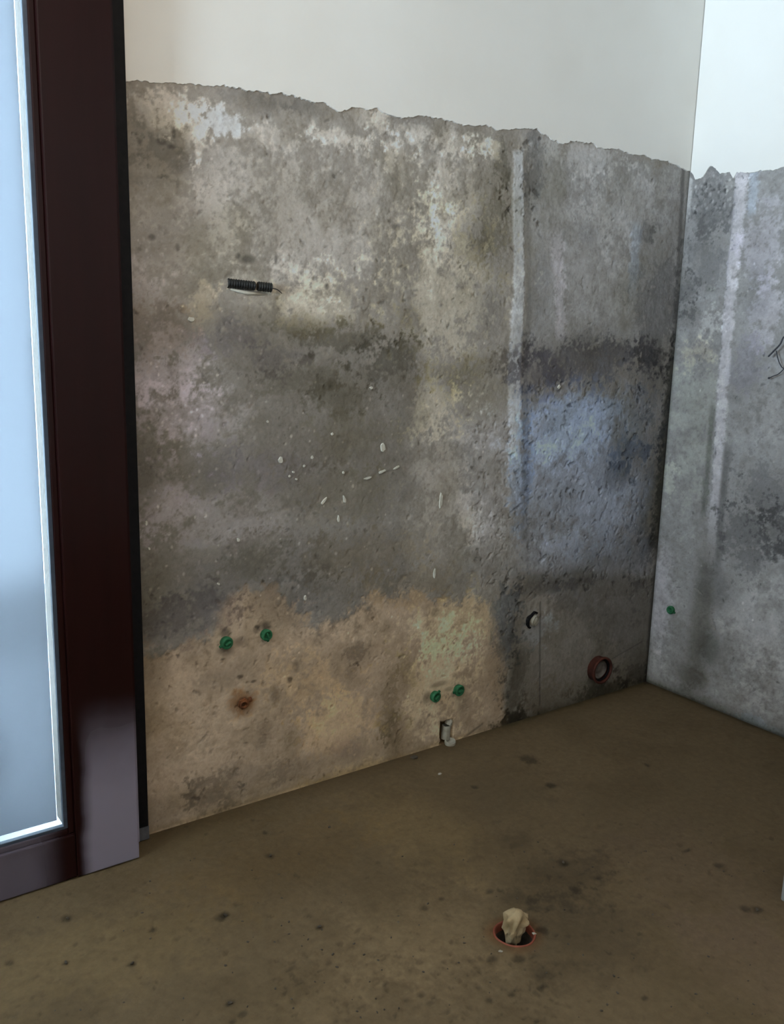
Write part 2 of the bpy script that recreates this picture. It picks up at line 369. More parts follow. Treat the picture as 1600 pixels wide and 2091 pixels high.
# dark scraped patches
for a in [(335,310,70,36,k(0.70)), (285,245,22,40,k(0.78)), (520,205,60,20,k(0.78)), (600,205,70,20,k(0.84)), (640,230,40,18,k(0.86)), (712,235,22,24,k(0.82)), (840,245,60,14,k(0.86)),
          (300,370,60,14,k(0.86)), (370,450,50,35,k(0.86)), (320,500,40,30,k(0.84)),
          (320,680,60,55,k(0.78,TAN)), (480,690,60,36,k(0.82,PUR)), (620,665,70,18,k(0.80,OLV)), (720,690,90,26,k(0.68,OLV)), (790,740,70,56,k(0.62,OLV)), (830,640,22,30,k(0.78,OLV)),
          (620,775,90,36,k(0.74,OLV)), (690,810,70,30,k(0.76,OLV)), (560,740,60,34,k(0.80,PUR)), (700,900,110,60,k(0.86,OLV)), (560,960,120,44,k(0.86,PUR)),
          (700,1000,120,50,k(0.88,OLV)), (430,960,50,50,k(0.86)), (300,960,30,60,k(0.84)), (480,1170,160,50,k(0.80)), (360,1260,110,45,k(0.72,PUR)), (600,1230,80,40,k(0.78)), (520,1140,60,40,k(0.80,OLV)),
          (850,1190,110,34,k(0.82,TAN)), (760,1130,100,40,k(0.88,TAN)),
          (1185,735,120,42,k(0.62,PUR)), (1340,640,36,120,k(0.66)), (1100,765,50,40,k(0.74,PUR)), (1200,698,50,22,k(0.80)), (1335,780,34,60,k(0.80)), (1010,470,34,90,k(0.70,OLV)), (965,500,44,34,k(0.74,OLV)), (1030,330,18,60,k(0.64,OLV)), (1088,335,16,70,k(0.66)),
          (985,790,60,60,k(0.80,OLV)), (920,760,50,26,k(0.84,OLV)), (1000,640,26,50,k(0.78)), (1100,600,20,90,k(0.84)),
          (1300,925,44,30,k(0.66,BLU)), (1260,970,30,24,k(0.72)), (1330,1000,26,160,k(0.72)), (1060,980,18,120,k(0.82,BLU)), (1200,480,16,20,k(0.8)), (1320,480,12,20,k(0.7)), (1260,1130,80,40,k(0.86))]:
    B.blob(*a)
# bluish tint over the right end of the wall
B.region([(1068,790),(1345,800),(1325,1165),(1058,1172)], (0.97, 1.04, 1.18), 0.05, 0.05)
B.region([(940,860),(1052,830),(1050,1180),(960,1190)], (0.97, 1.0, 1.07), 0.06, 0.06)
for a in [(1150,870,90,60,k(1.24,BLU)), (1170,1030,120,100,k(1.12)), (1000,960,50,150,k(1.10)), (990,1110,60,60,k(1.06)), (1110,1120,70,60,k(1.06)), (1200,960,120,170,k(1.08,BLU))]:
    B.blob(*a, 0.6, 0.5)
# plaster-filled pipe chase
B.streak([(1057,300),(1058,420),(1060,600),(1055,660),(1050,760),(1053,900),(1050,1000),(1045,1180)], (11, 13), k(1.45,BLU), 0.25, 0.35, (0.02, 0.35), 0.003)
B.streak([(1075,360),(1080,600),(1072,760),(1074,900),(1070,1100)], 6, k(0.80), 0.5, 0.8)
B.streak([(1135,440),(1140,560),(1146,650),(1138,700)], (14, 9), k(1.26,PUR), 0.4, 0.7, (0.25, 0.1))
B.streak([(1300,440),(1296,520),(1290,640)], (10, 8), k(1.12,BLU), 0.5, 0.7, (0.2, 0.4))
# tan mortar round the pipework
tan = B.region([(200,1345),(330,1325),(430,1285),(470,1215),(545,1205),(640,1275),(700,1240),(860,1205),(1000,1235),(1035,1330),(1030,1520),(200,1800)], (1.36, 1.14, 0.92), 0.02, 0.04)
B.mul(sstep(1e-9, 1, 1-sstep(-0.62, -0.40, X-0.0)*1.0)*0, (1, 1, 1))
for a in [(920,1275,80,50,k(1.16,GRN)), (900,1400,66,90,k(1.22,GRN)), (720,1270,60,30,k(1.06)), (620,1400,90,60,k(1.06,TAN)), (680,1480,80,50,k(1.08,TAN)), (380,1440,70,60,k(1.04)), (700,1590,90,20,k(1.15,OLV)),
          (795,1440,20,70,k(0.70,OLV)), (805,1500,20,50,k(0.72,OLV)), (830,1370,16,40,k(0.80,OLV)), (727,1333,28,18,k(0.62)), (716,1372,12,16,k(0.72)), (592,1508,26,28,k(0.74,OLV)), (540,1505,16,34,k(0.76)),
          (600,1570,60,26,k(0.82)), (500,1600,90,36,k(0.80)), (430,1625,50,34,k(0.74)), (740,1590,34,16,k(0.76,OLV)), (660,1600,26,18,k(0.80,OLV)), (340,1655,50,36,k(0.80)), (310,1370,30,40,k(0.84)), (440,1400,40,20,k(0.86)), (480,1365,50,24,k(0.86)),
          (560,1420,12,20,k(0.7)), (890,1250,8,8,k(0.72)), (945,1435,14,22,k(0.74)), (862,1480,12,14,k(0.80)), (400,1330,24,24,k(0.88)), (712,1530,26,22,k(0.82,PUR))]:
    B.blob(*a)
# darker smooth render behind the toilet and rising damp
B.region([(1055,1180),(1180,1165),(1345,1180),(1325,1420),(1030,1520),(1040,1300)], k(0.64,(1.02, 1, 0.96)), 0.02, 0.02)
for a in [(1030,1300,22,110,k(0.62,BLU)), (1050,1400,26,90,k(0.66,OLV)), (1050,1475,40,22,k(0.5,OLV)), (1100,1440,50,40,k(0.76,TAN)), (1300,1380,30,30,k(0.6)), (1230,1410,60,14,k(0.6,OLV)), (1100,1235,24,20,k(1.12)), (1090,1290,26,24,k(1.15,BLU)),
          (1100,1200,40,16,k(0.78)), (1180,1190,40,10,k(0.72)), (1220,1390,18,24,k(0.7,GRN)), (1160,890,0.1,0.1,k(1))][:-1]:
    B.blob(*a)
B.streak([(1103,1230),(1101,1440)], 1.6, k(0.62), 0.6, 0.5)
B.streak([(985,1478),(930,1520)], 2.0, k(0.62), 0.6, 0.5)
B.streak([(1310,1310),(1250,1345)], 1.0, k(0.75), 0.6, 0.5)
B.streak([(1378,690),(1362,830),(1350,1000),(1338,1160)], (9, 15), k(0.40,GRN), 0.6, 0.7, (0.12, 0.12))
B.streak([(1395,345),(1388,480),(1378,690)], (3, 6), k(0.62), 0.6, 0.6)
B.streak([(1338,1160),(1328,1280),(1318,1390)], (5, 4), k(0.60), 0.6, 0.6)
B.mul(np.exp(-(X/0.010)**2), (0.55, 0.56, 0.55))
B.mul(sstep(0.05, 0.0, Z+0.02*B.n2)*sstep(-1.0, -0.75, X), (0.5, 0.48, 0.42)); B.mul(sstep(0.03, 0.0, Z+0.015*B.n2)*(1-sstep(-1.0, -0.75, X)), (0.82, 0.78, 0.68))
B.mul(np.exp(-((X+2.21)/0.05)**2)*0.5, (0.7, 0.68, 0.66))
# rust bleeding from the old outlet
B.blob(495,1438,26,24,(0.72,0.52,0.36),0.5,0.5); B.blob(497,1437,12,11,(0.5,0.34,0.24),0.4,0.4)
# dirt gouged round pipe ends
for a in [(460,1290,12,10,k(0.5)), (541,1278,12,10,k(0.5)), (523,1287,6,8,k(0.6)), (490,1310,14,9,k(0.68)), (460,1328,16,10,k(0.66)), (455,1347,5,3,k(0.4)), (872,1425,8,12,k(0.6)), (895,1398,16,5,k(0.65)), (916,1408,10,4,k(0.7)),
          (490,1383,7,4,k(0.4)), (518,1391,6,3,k(0.45)), (592,1388,5,6,k(0.42)), (605,1360,6,12,k(0.7)), (876,1460,3,3,k(0.6)),
          (505,530,16,10,k(0.60)), (486,522,6,6,k(0.6)), (563,528,3,10,k(0.6)), (667,585,5,7,k(0.5)), (808,465,8,7,k(0.6)), (330,290,10,6,k(0.6)), (355,272,4,12,k(0.55)), (285,288,6,6,k(0.6)), (350,300,8,5,k(0.6)), (310,485,7,6,k(0.6)), (362,505,5,8,k(0.62))]:
    B.blob(*a, 0.5, 0.5)
B.pits(rnd, 420, (1065, 780, 1335, 1180), (0.003, 0.008), 0.0040, 0.55)
B.pits(rnd, 160, (960, 850, 1060, 1200), (0.003, 0.007), 0.0035, 0.6)
B.pits(rnd, 150, (880, 330, 1370, 780), (0.002, 0.006), 0.0025, 0.55)
B.pits(rnd, 420, (270, 230, 1000, 900), (0.002, 0.006), 0.002, 0.60)
B.pits(rnd, 260, (290, 900, 900, 1300), (0.002, 0.005), 0.002, 0.65)
B.pits(rnd, 260, (300, 1250, 1020, 1650), (0.002, 0.006), 0.0025, 0.55)
B.pits(rnd, 40, (1060, 1170, 1330, 1220), (0.004, 0.009), 0.004, 0.5)
B.pits(rnd, 40, (1020, 1180, 1075, 1300), (0.003, 0.008), 0.004, 0.45)
B.pits(rnd, 50, (1020, 280, 1105, 480), (0.003, 0.008), 0.003, 0.5)
B.flecks(rnd, 170, (290, 740, 800, 1280), (0.0025, 0.0055), 1.9)
B.flecks(rnd, 60, (800, 700, 1330, 1180), (0.0025, 0.005), 1.7)
B.flecks(rnd, 40, (300, 1280, 1000, 1560), (0.0025, 0.005), 1.5)
B.flecks(rnd, 60, (300, 600, 560, 900), (0.0025, 0.005), 1.6)
B.c = np.clip(B.c, 0.012, 0.66)
B.h += 0.0016*B.n2 + 0.0012*B.n3 + 0.002*B.n1
B.h -= 0.0012*tan
# hollow behind the broken floor-level drain
gx, gz, gmx, gmz = WB(912, 1500)
hol = sstep(1.25, 0.8, np.maximum(np.abs(X-gx)/0.026, np.abs(Z-0.028)/0.052)+0.15*B.n3)
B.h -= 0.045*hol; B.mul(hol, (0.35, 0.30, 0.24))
edge0 = sstep(0.0, 0.01, -X)*sstep(0.0, 0.004, Z); B.h *= edge0
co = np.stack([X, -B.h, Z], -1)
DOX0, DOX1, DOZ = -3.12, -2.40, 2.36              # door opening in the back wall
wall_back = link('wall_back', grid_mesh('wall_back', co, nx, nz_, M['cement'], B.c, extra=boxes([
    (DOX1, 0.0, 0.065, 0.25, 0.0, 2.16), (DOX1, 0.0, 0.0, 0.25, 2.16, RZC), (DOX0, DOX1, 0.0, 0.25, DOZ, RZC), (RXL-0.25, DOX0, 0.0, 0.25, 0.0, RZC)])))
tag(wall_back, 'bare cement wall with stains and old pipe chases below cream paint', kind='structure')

# ---- right wall
RY1 = -1.23
ny = int(1.23/STEP)+1
ys = np.linspace(RY1, 0.0, ny); Y, Z2 = [a.ravel() for a in np.meshgrid(ys, zs, indexing='ij')]
R = Surface(Y, Z2, WR, (0.335, 0.318, 0.308), 11)
R.mul(sstep(-0.15, 0.35, R.n1), (0.86, 0.85, 0.84)); R.mul(sstep(-0.1, 0.4, R.n2), (0.86, 0.855, 0.84)); R.mul(sstep(0.0, 0.5, R.n3), (0.86, 0.855, 0.85)); R.mul(sstep(0.15, 0.6, R.n4), (0.82, 0.81, 0.80)); R.mul(sstep(-0.15, -0.5, R.n3), (1.12, 1.12, 1.12))
for a in [(1450,430,44,70,k(0.70)), (1440,520,40,60,k(0.74)), (1412,640,26,28,k(0.58)), (1400,590,20,40,k(0.7)), (1445,660,24,40,k(1.22)), (1430,720,36,30,k(1.10,TAN)), (1420,860,44,160,k(1.04,GRN)),
          (1550,500,40,60,k(1.10,PUR)), (1570,640,30,60,k(1.14,PUR)), (1540,600,20,50,k(0.84)), (1520,760,34,50,k(0.82,PUR)), (1560,850,46,40,k(1.06)), (1560,1010,70,60,k(0.70)), (1520,1080,50,60,k(0.64)), (1580,1080,40,40,k(0.7)),
          (1550,1290,80,90,k(1.16)), (1580,1400,60,60,k(1.12)), (1510,1420,60,30,k(1.08)), (1430,1270,20,140,k(0.66,OLV)), (1450,1320,24,30,k(0.64,GRN)), (1460,1200,40,40,k(0.76)), (1345,1220,24,90,k(1.20,PUR)), (1367,975,10,40,k(1.2,GRN)),
          (1340,1380,30,40,k(1.1)), (1410,1380,30,26,k(0.66,OLV)), (1350,850,10,200,k(1.0)), (1500,560,16,20,k(1.1)), (1500,380,30,24,k(1.1))]:
    R.blob(*a, *((0.6, 0.45) if a[1] > 1180 else ()))
R.streak([(1515,350),(1505,470),(1490,620),(1474,800),(1462,1000),(1446,1180)], (13, 9), k(1.48,PUR), 0.3, 0.4, (0.0, 0.25), 0.003)
R.streak([(1540,355),(1532,450)], 9, k(1.3,BLU), 0.4, 0.5, (0, 0.3))
R.streak([(1490,880),(1476,1000),(1462,1200)], 8, k(0.66), 0.5, 0.7, (0.2, 0.2))
R.streak([(1458,800),(1444,960),(1432,1080)], 6, k(0.66,GRN), 0.5, 0.8, (0.2, 0.2))
R.streak([(1408,370),(1402,460)], 5, k(1.5), 0.4, 0.4, (0.0, 0.4))
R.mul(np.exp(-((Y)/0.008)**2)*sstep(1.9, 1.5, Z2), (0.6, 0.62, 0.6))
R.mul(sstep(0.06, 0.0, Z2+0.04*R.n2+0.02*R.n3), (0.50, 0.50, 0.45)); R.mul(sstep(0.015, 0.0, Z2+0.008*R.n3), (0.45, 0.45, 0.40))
R.blob(1545,1480,50,14,k(1.12,BLU))
R.pits(rnd, 170, (1380, 360, 1590, 1450), (0.002, 0.006), 0.0025, 0.5); R.flecks(rnd, 40, (1390, 380, 1590, 1400), (0.0025, 0.005), 1.6)
R.pits(rnd, 60, (1415, 370, 1495, 440), (0.003, 0.007), 0.003, 0.5); R.flecks(rnd, 40, (1415, 350, 1495, 440), (0.004, 0.008), 1.7)
R.c = np.clip(R.c, 0.012, 0.66); R.h += 0.0016*R.n2+0.0012*R.n3+0.002*R.n1
R.h *= sstep(0.0, 0.01, -Y)*sstep(0.0, 0.004, Z2)
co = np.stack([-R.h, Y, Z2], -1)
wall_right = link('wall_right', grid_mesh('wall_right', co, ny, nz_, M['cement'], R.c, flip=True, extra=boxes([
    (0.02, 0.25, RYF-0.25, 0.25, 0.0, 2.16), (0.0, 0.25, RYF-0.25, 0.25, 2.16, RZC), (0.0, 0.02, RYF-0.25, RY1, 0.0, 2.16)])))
tag(wall_right, 'narrow bare cement wall with a pale plaster stripe right of the corner', kind='structure')

# ---- floor with the drain hole cut out
DRX, DRY, _, _ = FL(1050, 1906); DR = 0.052
FS = 0.006
fx = np.linspace(-2.96, 0.0, int(2.96/FS)+1); fy = np.linspace(-1.74, 0.0, int(1.74/FS)+1)
# pull grid lines onto the drain hole
FX, FY = [a.ravel() for a in np.meshgrid(fx, fy, indexing='ij')]
Fl = Surface(FX, FY, FL, (0.140, 0.098, 0.052), 23)
Fl.mul(sstep(-0.3, 0.6, Fl.n1), (0.84, 0.83, 0.80)); Fl.mul(sstep(0.0, 0.6, Fl.n2), (0.93, 0.925, 0.91)); Fl.mul(sstep(0.1, 0.7, Fl.n3), (0.88, 0.87, 0.85))
for a in [(200,1950,260,80,k(1.08,OLV)), (860,1700,100,90,k(1.10,OLV)), (880,1900,140,90,k(1.12)), (560,1760,200,60,k(0.94,TAN)), (1150,1790,110,50,k(0.72)), (1190,1900,130,70,k(0.76)), (1300,1650,200,60,k(0.90)), (1060,1720,40,24,k(0.74)), (1000,1620,120,40,k(0.86)),
          (1050,1835,40,20,k(0.74)), (700,1990,200,60,k(1.05)), (640,2060,200,40,k(1.06)), (400,1700,200,40,k(0.9,OLV)), (1040,1960,60,20,k(1.1)), (1150,1980,60,20,k(0.86)), (1450,1800,140,100,k(0.96,PUR)), (1500,1950,120,100,k(1.0,PUR)), (1100,1985,26,12,k(0.8))]:
    Fl.blob(*a, 0.6, 0.6)
for px, py, r in [(138,1875,12), (135,1965,6), (270,1968,8), (20,1965,8), (652,1893,7), (552,1748,9), (460,1868,9), (450,1875,12), (470,2048,10), (495,2070,10), (475,2085,8), (540,1700,6), (1150,1760,10), (1008,1958,12), (1060,1958,12), (1105,1900,12), (1175,1815,12),
                  (1322,1562,6), (1470,1768,10), (1520,1855,10), (1545,1857,12), (865,1853,8), (1000,1820,7), (900,1836,6), (968,1606,6), (1080,1550,14), (1125,1602,8), (1045,2030,8), (1095,2085,9), (1000,2040,8), (310,1900,8), (860,2030,8), (1315,2037,8)]:
    Fl.blob(px, py, r, r*0.6, k(0.58), 0.5, 0.5, -0.002)
Fl.pits(rnd, 420, (20, 1650, 1580, 2085), (0.003, 0.008), 0.002, 0.62, 1.3)
Fl.pits(rnd, 260, (560, 1950, 1150, 2088), (0.003, 0.007), 0.002, 0.62, 1.3)
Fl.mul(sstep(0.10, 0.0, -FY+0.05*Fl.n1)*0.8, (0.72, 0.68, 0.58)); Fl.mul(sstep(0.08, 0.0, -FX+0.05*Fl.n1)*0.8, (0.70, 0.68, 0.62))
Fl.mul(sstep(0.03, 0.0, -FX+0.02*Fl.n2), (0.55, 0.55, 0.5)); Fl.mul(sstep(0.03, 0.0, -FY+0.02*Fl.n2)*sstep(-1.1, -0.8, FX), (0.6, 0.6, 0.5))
rr = np.hypot(FX-DRX, FY-DRY); Fl.mul(sstep(0.085, 0.055, rr+0.012*Fl.n2), (0.90, 0.72, 0.60))
Fl.c = np.clip(Fl.c, 0.01, 0.5)
Fl.h += 0.0015*Fl.n2+0.0008*Fl.n3+0.002*Fl.n1
Fl.h *= sstep(0.004, 0.03, np.minimum(np.minimum(-FX, -FY), np.minimum(FX+2.96, FY+1.74)))*sstep(DR, DR+0.03, rr)
Fl.h = np.minimum(Fl.h, 0.003)
# snap ring of vertices round the hole to a circle
sx_, sy_ = FX.copy(), FY.copy()
m = (rr > DR-FS*0.75) & (rr < DR+FS*0.75)
sx_[m] = DRX+(FX[m]-DRX)/rr[m]*DR; sy_[m] = DRY+(FY[m]-DRY)/rr[m]*DR
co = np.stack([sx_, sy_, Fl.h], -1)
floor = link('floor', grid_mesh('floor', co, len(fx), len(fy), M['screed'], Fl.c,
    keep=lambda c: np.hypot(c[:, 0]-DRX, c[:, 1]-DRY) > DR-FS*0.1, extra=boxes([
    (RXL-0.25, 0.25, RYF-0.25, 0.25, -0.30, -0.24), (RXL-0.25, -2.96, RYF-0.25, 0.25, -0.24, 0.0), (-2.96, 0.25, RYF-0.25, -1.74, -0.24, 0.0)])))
tag(floor, 'rough brown floor screed with crumbs and dark patches', kind='structure')

# ---- painted plaster coat above the ragged edge
def ragged_edge(us, table, seed, amp):
    t = np.array(sorted(table)); base = np.interp(us, t[:, 0], t[:, 1])
    u = np.asarray(us); z = np.zeros_like(u)
    return base + amp*fbm(u, z, 22.0, 5, seed, 0.6) + 0.25*amp*fbm(u, z+3, 110.0, 3, seed+9)
def coat(name, us, edge, top, thick, place, mat, parent, rows=5):
    bm = bmesh.new(); n = len(us); front, back = [], []
    for u, e in zip(us, edge):
        hs = [e+0.0015]+[e+(top-e)*(j/rows)**1.5 for j in range(1, rows+1)]
        front.append([bm.verts.new(place(u, thick, h)) for h in hs]); back.append(bm.verts.new(place(u, -0.001, e)))
    for i in range(n-1):
        for j in range(rows):
            bm.faces.new((front[i][j], front[i+1][j], front[i+1][j+1], front[i][j+1]))
        bm.faces.new((back[i], back[i+1], front[i+1][0], front[i][0]))
    return from_bm(name, bm, mat, parent)
tb = [WB(*p)[:2] for p in [(250,168),(300,170),(390,172),(450,180),(520,186),(600,193),(640,210),(665,212),(690,232),(720,222),(770,224),(800,238),(850,238),(900,243),(960,258),(990,260),(1020,268),(1050,265),(1095,266),(1110,276),(1140,290),(1180,290),(1210,292),(1220,302),(1260,306),(1300,318),(1350,330),(1395,345)]]
tb += [(-2.40, tb[0][1]), (0.0, tb[-1][1]-0.005)]
us = np.linspace(-2.40, -0.0, 900); ed = ragged_edge(us, tb, 5, 0.011)
pc = coat('paint_coat', us, ed, RZC, 0.004, lambda u, t, h: (u, -t, h), M['paint'], wall_back)
tag(pc, 'cream painted plaster ending in a ragged broken edge')
tr = [WR(*p)[:2] for p in [(1412,352),(1420,368),(1436,362),(1450,343),(1462,343),(1470,355),(1490,352),(1497,365),(1505,352),(1540,352),(1560,349),(1580,346),(1597,343)]]
tr += [(RYF, 2.05), (-0.001, tr[0][1])]
us = np.concatenate([np.linspace(RYF, -0.70, 300), np.linspace(-0.70, -0.006, 420)]); ed = ragged_edge(us, tr, 31, 0.009)
pc = coat('paint_coat', us, ed, RZC, 0.004, lambda u, t, h: (-t, u, h), M['paint'], wall_right)
tag(pc, 'pale painted plaster with a ragged lower edge')

# ---- rest of the shell
def shell(name, lst, mat, label=None):
    V, Fc = boxes(lst); me = bpy.data.meshes.new(name); me.from_pydata(V, [], Fc); me.materials.append(mat)
    o = link(name, me); tag(o, label, kind='structure'); return o
shell('ceiling', [(RXL-0.25, 0.25, RYF-0.25, 0.25, RZC, RZC+0.15)], M['ceiling'], 'white ceiling above the frame')
W = WIN
shell('wall_left', [(RXL-0.25, RXL, RYF, W['y0'], 0, RZC), (RXL-0.25, RXL, W['y1'], 0, 0, RZC), (RXL-0.25, RXL, W['y0'], W['y1'], 0, W['z0']), (RXL-0.25, RXL, W['y0'], W['y1'], W['z1'], RZC)], M['paint'], 'cream wall with the daylight window, left of the frame')
shell('wall_front', [(RXL-0.25, 0.0, RYF-0.25, RYF, 0, RZC)], M['paint'], 'plain cream wall behind the camera')
jx, jy, _, _ = FL(1592, 1838)
trim = box('trim_1', (jx, jx+0.07, jy-0.16, jy, 0.0, 2.15), M['white_gloss'], bevel=0.006)
tag(trim, 'white painted door jamb at the right edge of the frame', kind='structure')
shell('wall_partition', [(jx+0.07, -0.008, jy-0.13, jy-0.03, 0.0, RZC), ], M['paint'], 'thin cream partition behind the white door jamb')

shell('added_shade_slab', [(RXL-5.0, RXL-0.25, -6.0, 2.4, 2.86, 3.05)], M['shade_slab'], 'dark slab added outside the unseen window to dim the low walls')  # added unseen slab, blocks sky light from the lower parts of the room
# window frames in the unseen openings
def window_frame(name, x0, x1, y0, y1, z0, z1, along):
    root = empty(name, ((x0+x1)/2, (y0+y1)/2, z0)); tag(root, 'plain brown window frame', kind='structure')
    L = Matrix.Translation(root.location).inverted(); t = 0.06
    def bar(dims):
        o = box('frame_bar', dims, M['lacquer'], root, 0.004); o.matrix_parent_inverse = L; return o
    a0, a1 = (y0, y1) if along == 'y' else (x0, x1)
    def D(u0, u1, za, zb): return (x0, x1, u0, u1, za, zb) if along == 'y' else (u0, u1, y0, y1, za, zb)
    bar(D(a0, a0+t, z0, z1)); bar(D(a1-t, a1, z0, z1)); bar(D(a0+t, a1-t, z0, z0+t)); bar(D(a0+t, a1-t, z1-t, z1)); bar(D((a0+a1)/2-t/2, (a0+a1)/2+t/2, z0+t, z1-t))
window_frame('window_1', RXL-0.16, RXL-0.10, WIN['y0'], WIN['y1'], WIN['z0'], WIN['z1'], 'y')

# added fill light built as a bulb on a cord
fill_lamp = empty('fill_bulb', FILL_AT); tag(fill_lamp, 'added fill light shaped as a bare bulb, behind the camera', 'fill_lamp')
bm = bmesh.new(); tube(bm, [(0, 0, 0.0), (0, 0, RZC-FILL_AT[2])], 0.004, 8); from_bm('fill_cord', bm, M['wire'], fill_lamp)
bm = bmesh.new(); lathe(bm, [(0.006, 0.01), (0.018, 0.0), (0.019, -0.035), (0.015, -0.036)], 20); from_bm('socket', bm, M['black_plastic'], fill_lamp, True)  # socket of the added fill light
m_, n_, l_, p_ = new_mat('fill_bulb_glow'); p_.inputs['Base Color'].default_value = (1, 0.9, 0.75, 1); p_.inputs['Emission Color'].default_value = (1.0, 0.73, 0.46, 1); p_.inputs['Emission Strength'].default_value = FILL_STRENGTH
bm = bmesh.new(); lathe(bm, [(0.013, -0.036), (0.016, -0.05), (0.028, -0.075), (0.030, -0.095), (0.022, -0.118), (0.0005, -0.127)], 20); bulb = from_bm('fill_bulb_body', bm, m_, fill_lamp, True)
# ------------------------------------------------------------------ glazed door on the face of the wall
LX0, LX1, LY0, LY1, LZ0, LZ1 = -3.26, -2.277, -0.105, -0.050, 0.004, 2.50
ST = 0.172; BR = 0.128
door = empty('door_1', (LX1, LY1, 0.0)); tag(door, 'dark red-brown lacquered glazed door standing proud of the wall', kind='structure')
def dpart(name, dims, mat, bevel=0.004, label=None, parent=None):
    o = box(name, dims, M[mat], door, bevel); o.matrix_parent_inverse = Matrix.Translation(door.location).inverted()
    tag(o, label); return o
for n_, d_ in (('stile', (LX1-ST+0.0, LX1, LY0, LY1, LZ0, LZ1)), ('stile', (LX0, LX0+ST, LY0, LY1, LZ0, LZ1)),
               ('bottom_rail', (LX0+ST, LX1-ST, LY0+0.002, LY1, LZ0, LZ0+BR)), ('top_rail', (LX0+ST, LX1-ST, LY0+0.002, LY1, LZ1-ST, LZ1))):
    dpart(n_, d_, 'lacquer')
gx0, gx1, gz0, gz1 = LX0+ST, LX1-ST, LZ0+BR, LZ1-ST
bw = 0.016
dpart('glazing_bead', (gx1-bw, gx1, LY0+0.010, LY0+0.026, gz0, gz1), 'lacquer', 0.003); dpart('glazing_bead', (gx0, gx0+bw, LY0+0.010, LY0+0.026, gz0, gz1), 'lacquer', 0.003)
dpart('glazing_bead', (gx0+bw, gx1-bw, LY0+0.010, LY0+0.026, gz0, gz0+bw), 'lacquer', 0.003); dpart('glazing_bead', (gx0+bw, gx1-bw, LY0+0.010, LY0+0.026, gz1-bw, gz1), 'lacquer', 0.003)
g2 = bw+0.006
dpart('gasket', (gx1-g2-0.004, gx1-bw+0.002, LY0+0.014, LY0+0.030, gz0+bw, gz1-bw), 'gasket', 0.002); dpart('gasket', (gx0+bw-0.002, gx0+g2+0.004, LY0+0.014, LY0+0.030, gz0+bw, gz1-bw), 'gasket', 0.002)
dpart('gasket', (gx0+g2, gx1-g2, LY0+0.014, LY0+0.030, gz0+bw-0.002, gz0+g2+0.002), 'gasket', 0.002); dpart('gasket', (gx0+g2, gx1-g2, LY0+0.014, LY0+0.030, gz1-g2-0.002, gz1-bw+0.002), 'gasket', 0.002)
dpart('pane', (gx0+0.004, gx1-0.004, LY0+0.032, LY0+0.036, gz0+0.004, gz1-0.004), 'glass', 0.0, 'clear glass pane, bare in a bright strip along its edge')
fm = g2+0.017
dpart('frosted_film', (gx0+fm, gx1-fm, LY0+0.0295, LY0+0.0318, gz0+fm, gz1-fm), 'film', 0.0, 'pale frosted film stuck on the glass')
dpart('fixed_frame', (LX1-ST+0.015, LX1-0.012, LY1+0.002, -0.002, 0.0, LZ1), 'lacquer', 0.003); dpart('fixed_frame', (LX0+0.012, LX0+ST-0.015, LY1+0.002, -0.002, 0.0, LZ1), 'lacquer', 0.003)
dpart('fixed_frame', (LX0+ST, LX1-ST, LY1+0.002, -0.002, LZ1-ST+0.02, LZ1), 'lacquer', 0.003); dpart('sill_bar', (LX0+ST, LX1-ST, LY1+0.002, -0.002, 0.0, 0.06), 'lacquer', 0.003)
s0, s1 = on(243, 0, 1, -0.02)[0]-0.03, on(299, 1675, 1, -0.012)[0]
dpart('seal_strip', (LX1-0.011, s1, -0.030, -0.003, 0.046, 2.62), 'rubber', 0.004, 'black rubber strip closing the gap to the wall')
dpart('strip_foot', (LX1-0.008, s1+0.002, -0.028, -0.003, 0.004, 0.045), 'grey_metal', 0.003, 'small grey end piece under the black strip')
dpart('edge_band', (LX1-0.004, LX1+0.003, LY0+0.003, LY1-0.004, 0.05, LZ1), 'lacquer', 0.002)

# ------------------------------------------------------------------ outside the door
o = shell('balcony_floor', [(-6.5, 2.2, 0.25, 1.9, -0.20, -0.04)], M['tile_out'], 'pale balcony floor seen through the frosted glass')
o = shell('balcony_parapet', [(-6.5, 2.2, 1.9, 2.05, -0.20, 0.25)], M['render_out'], 'pale balcony parapet seen through the frosted glass')
bm = bmesh.new()
lathe(bm, [(0.13, 0), (0.16, 0.02), (0.24, 0.20), (0.27, 0.36), (0.24, 0.50), (0.19, 0.58), (0.205, 0.61), (0.185, 0.61), (0.17, 0.56), (0.0005, 0.54)], 40, Matrix.Translation((-2.69, 0.52, -0.04)) @ Matrix.Diagonal((0.88, 0.88, 0.52, 1)))
o = from_bm('garden_pot', bm, M['glaze'], smooth=True); tag(o, 'white rounded shape blurred behind the lower left frosted glass', 'pot')

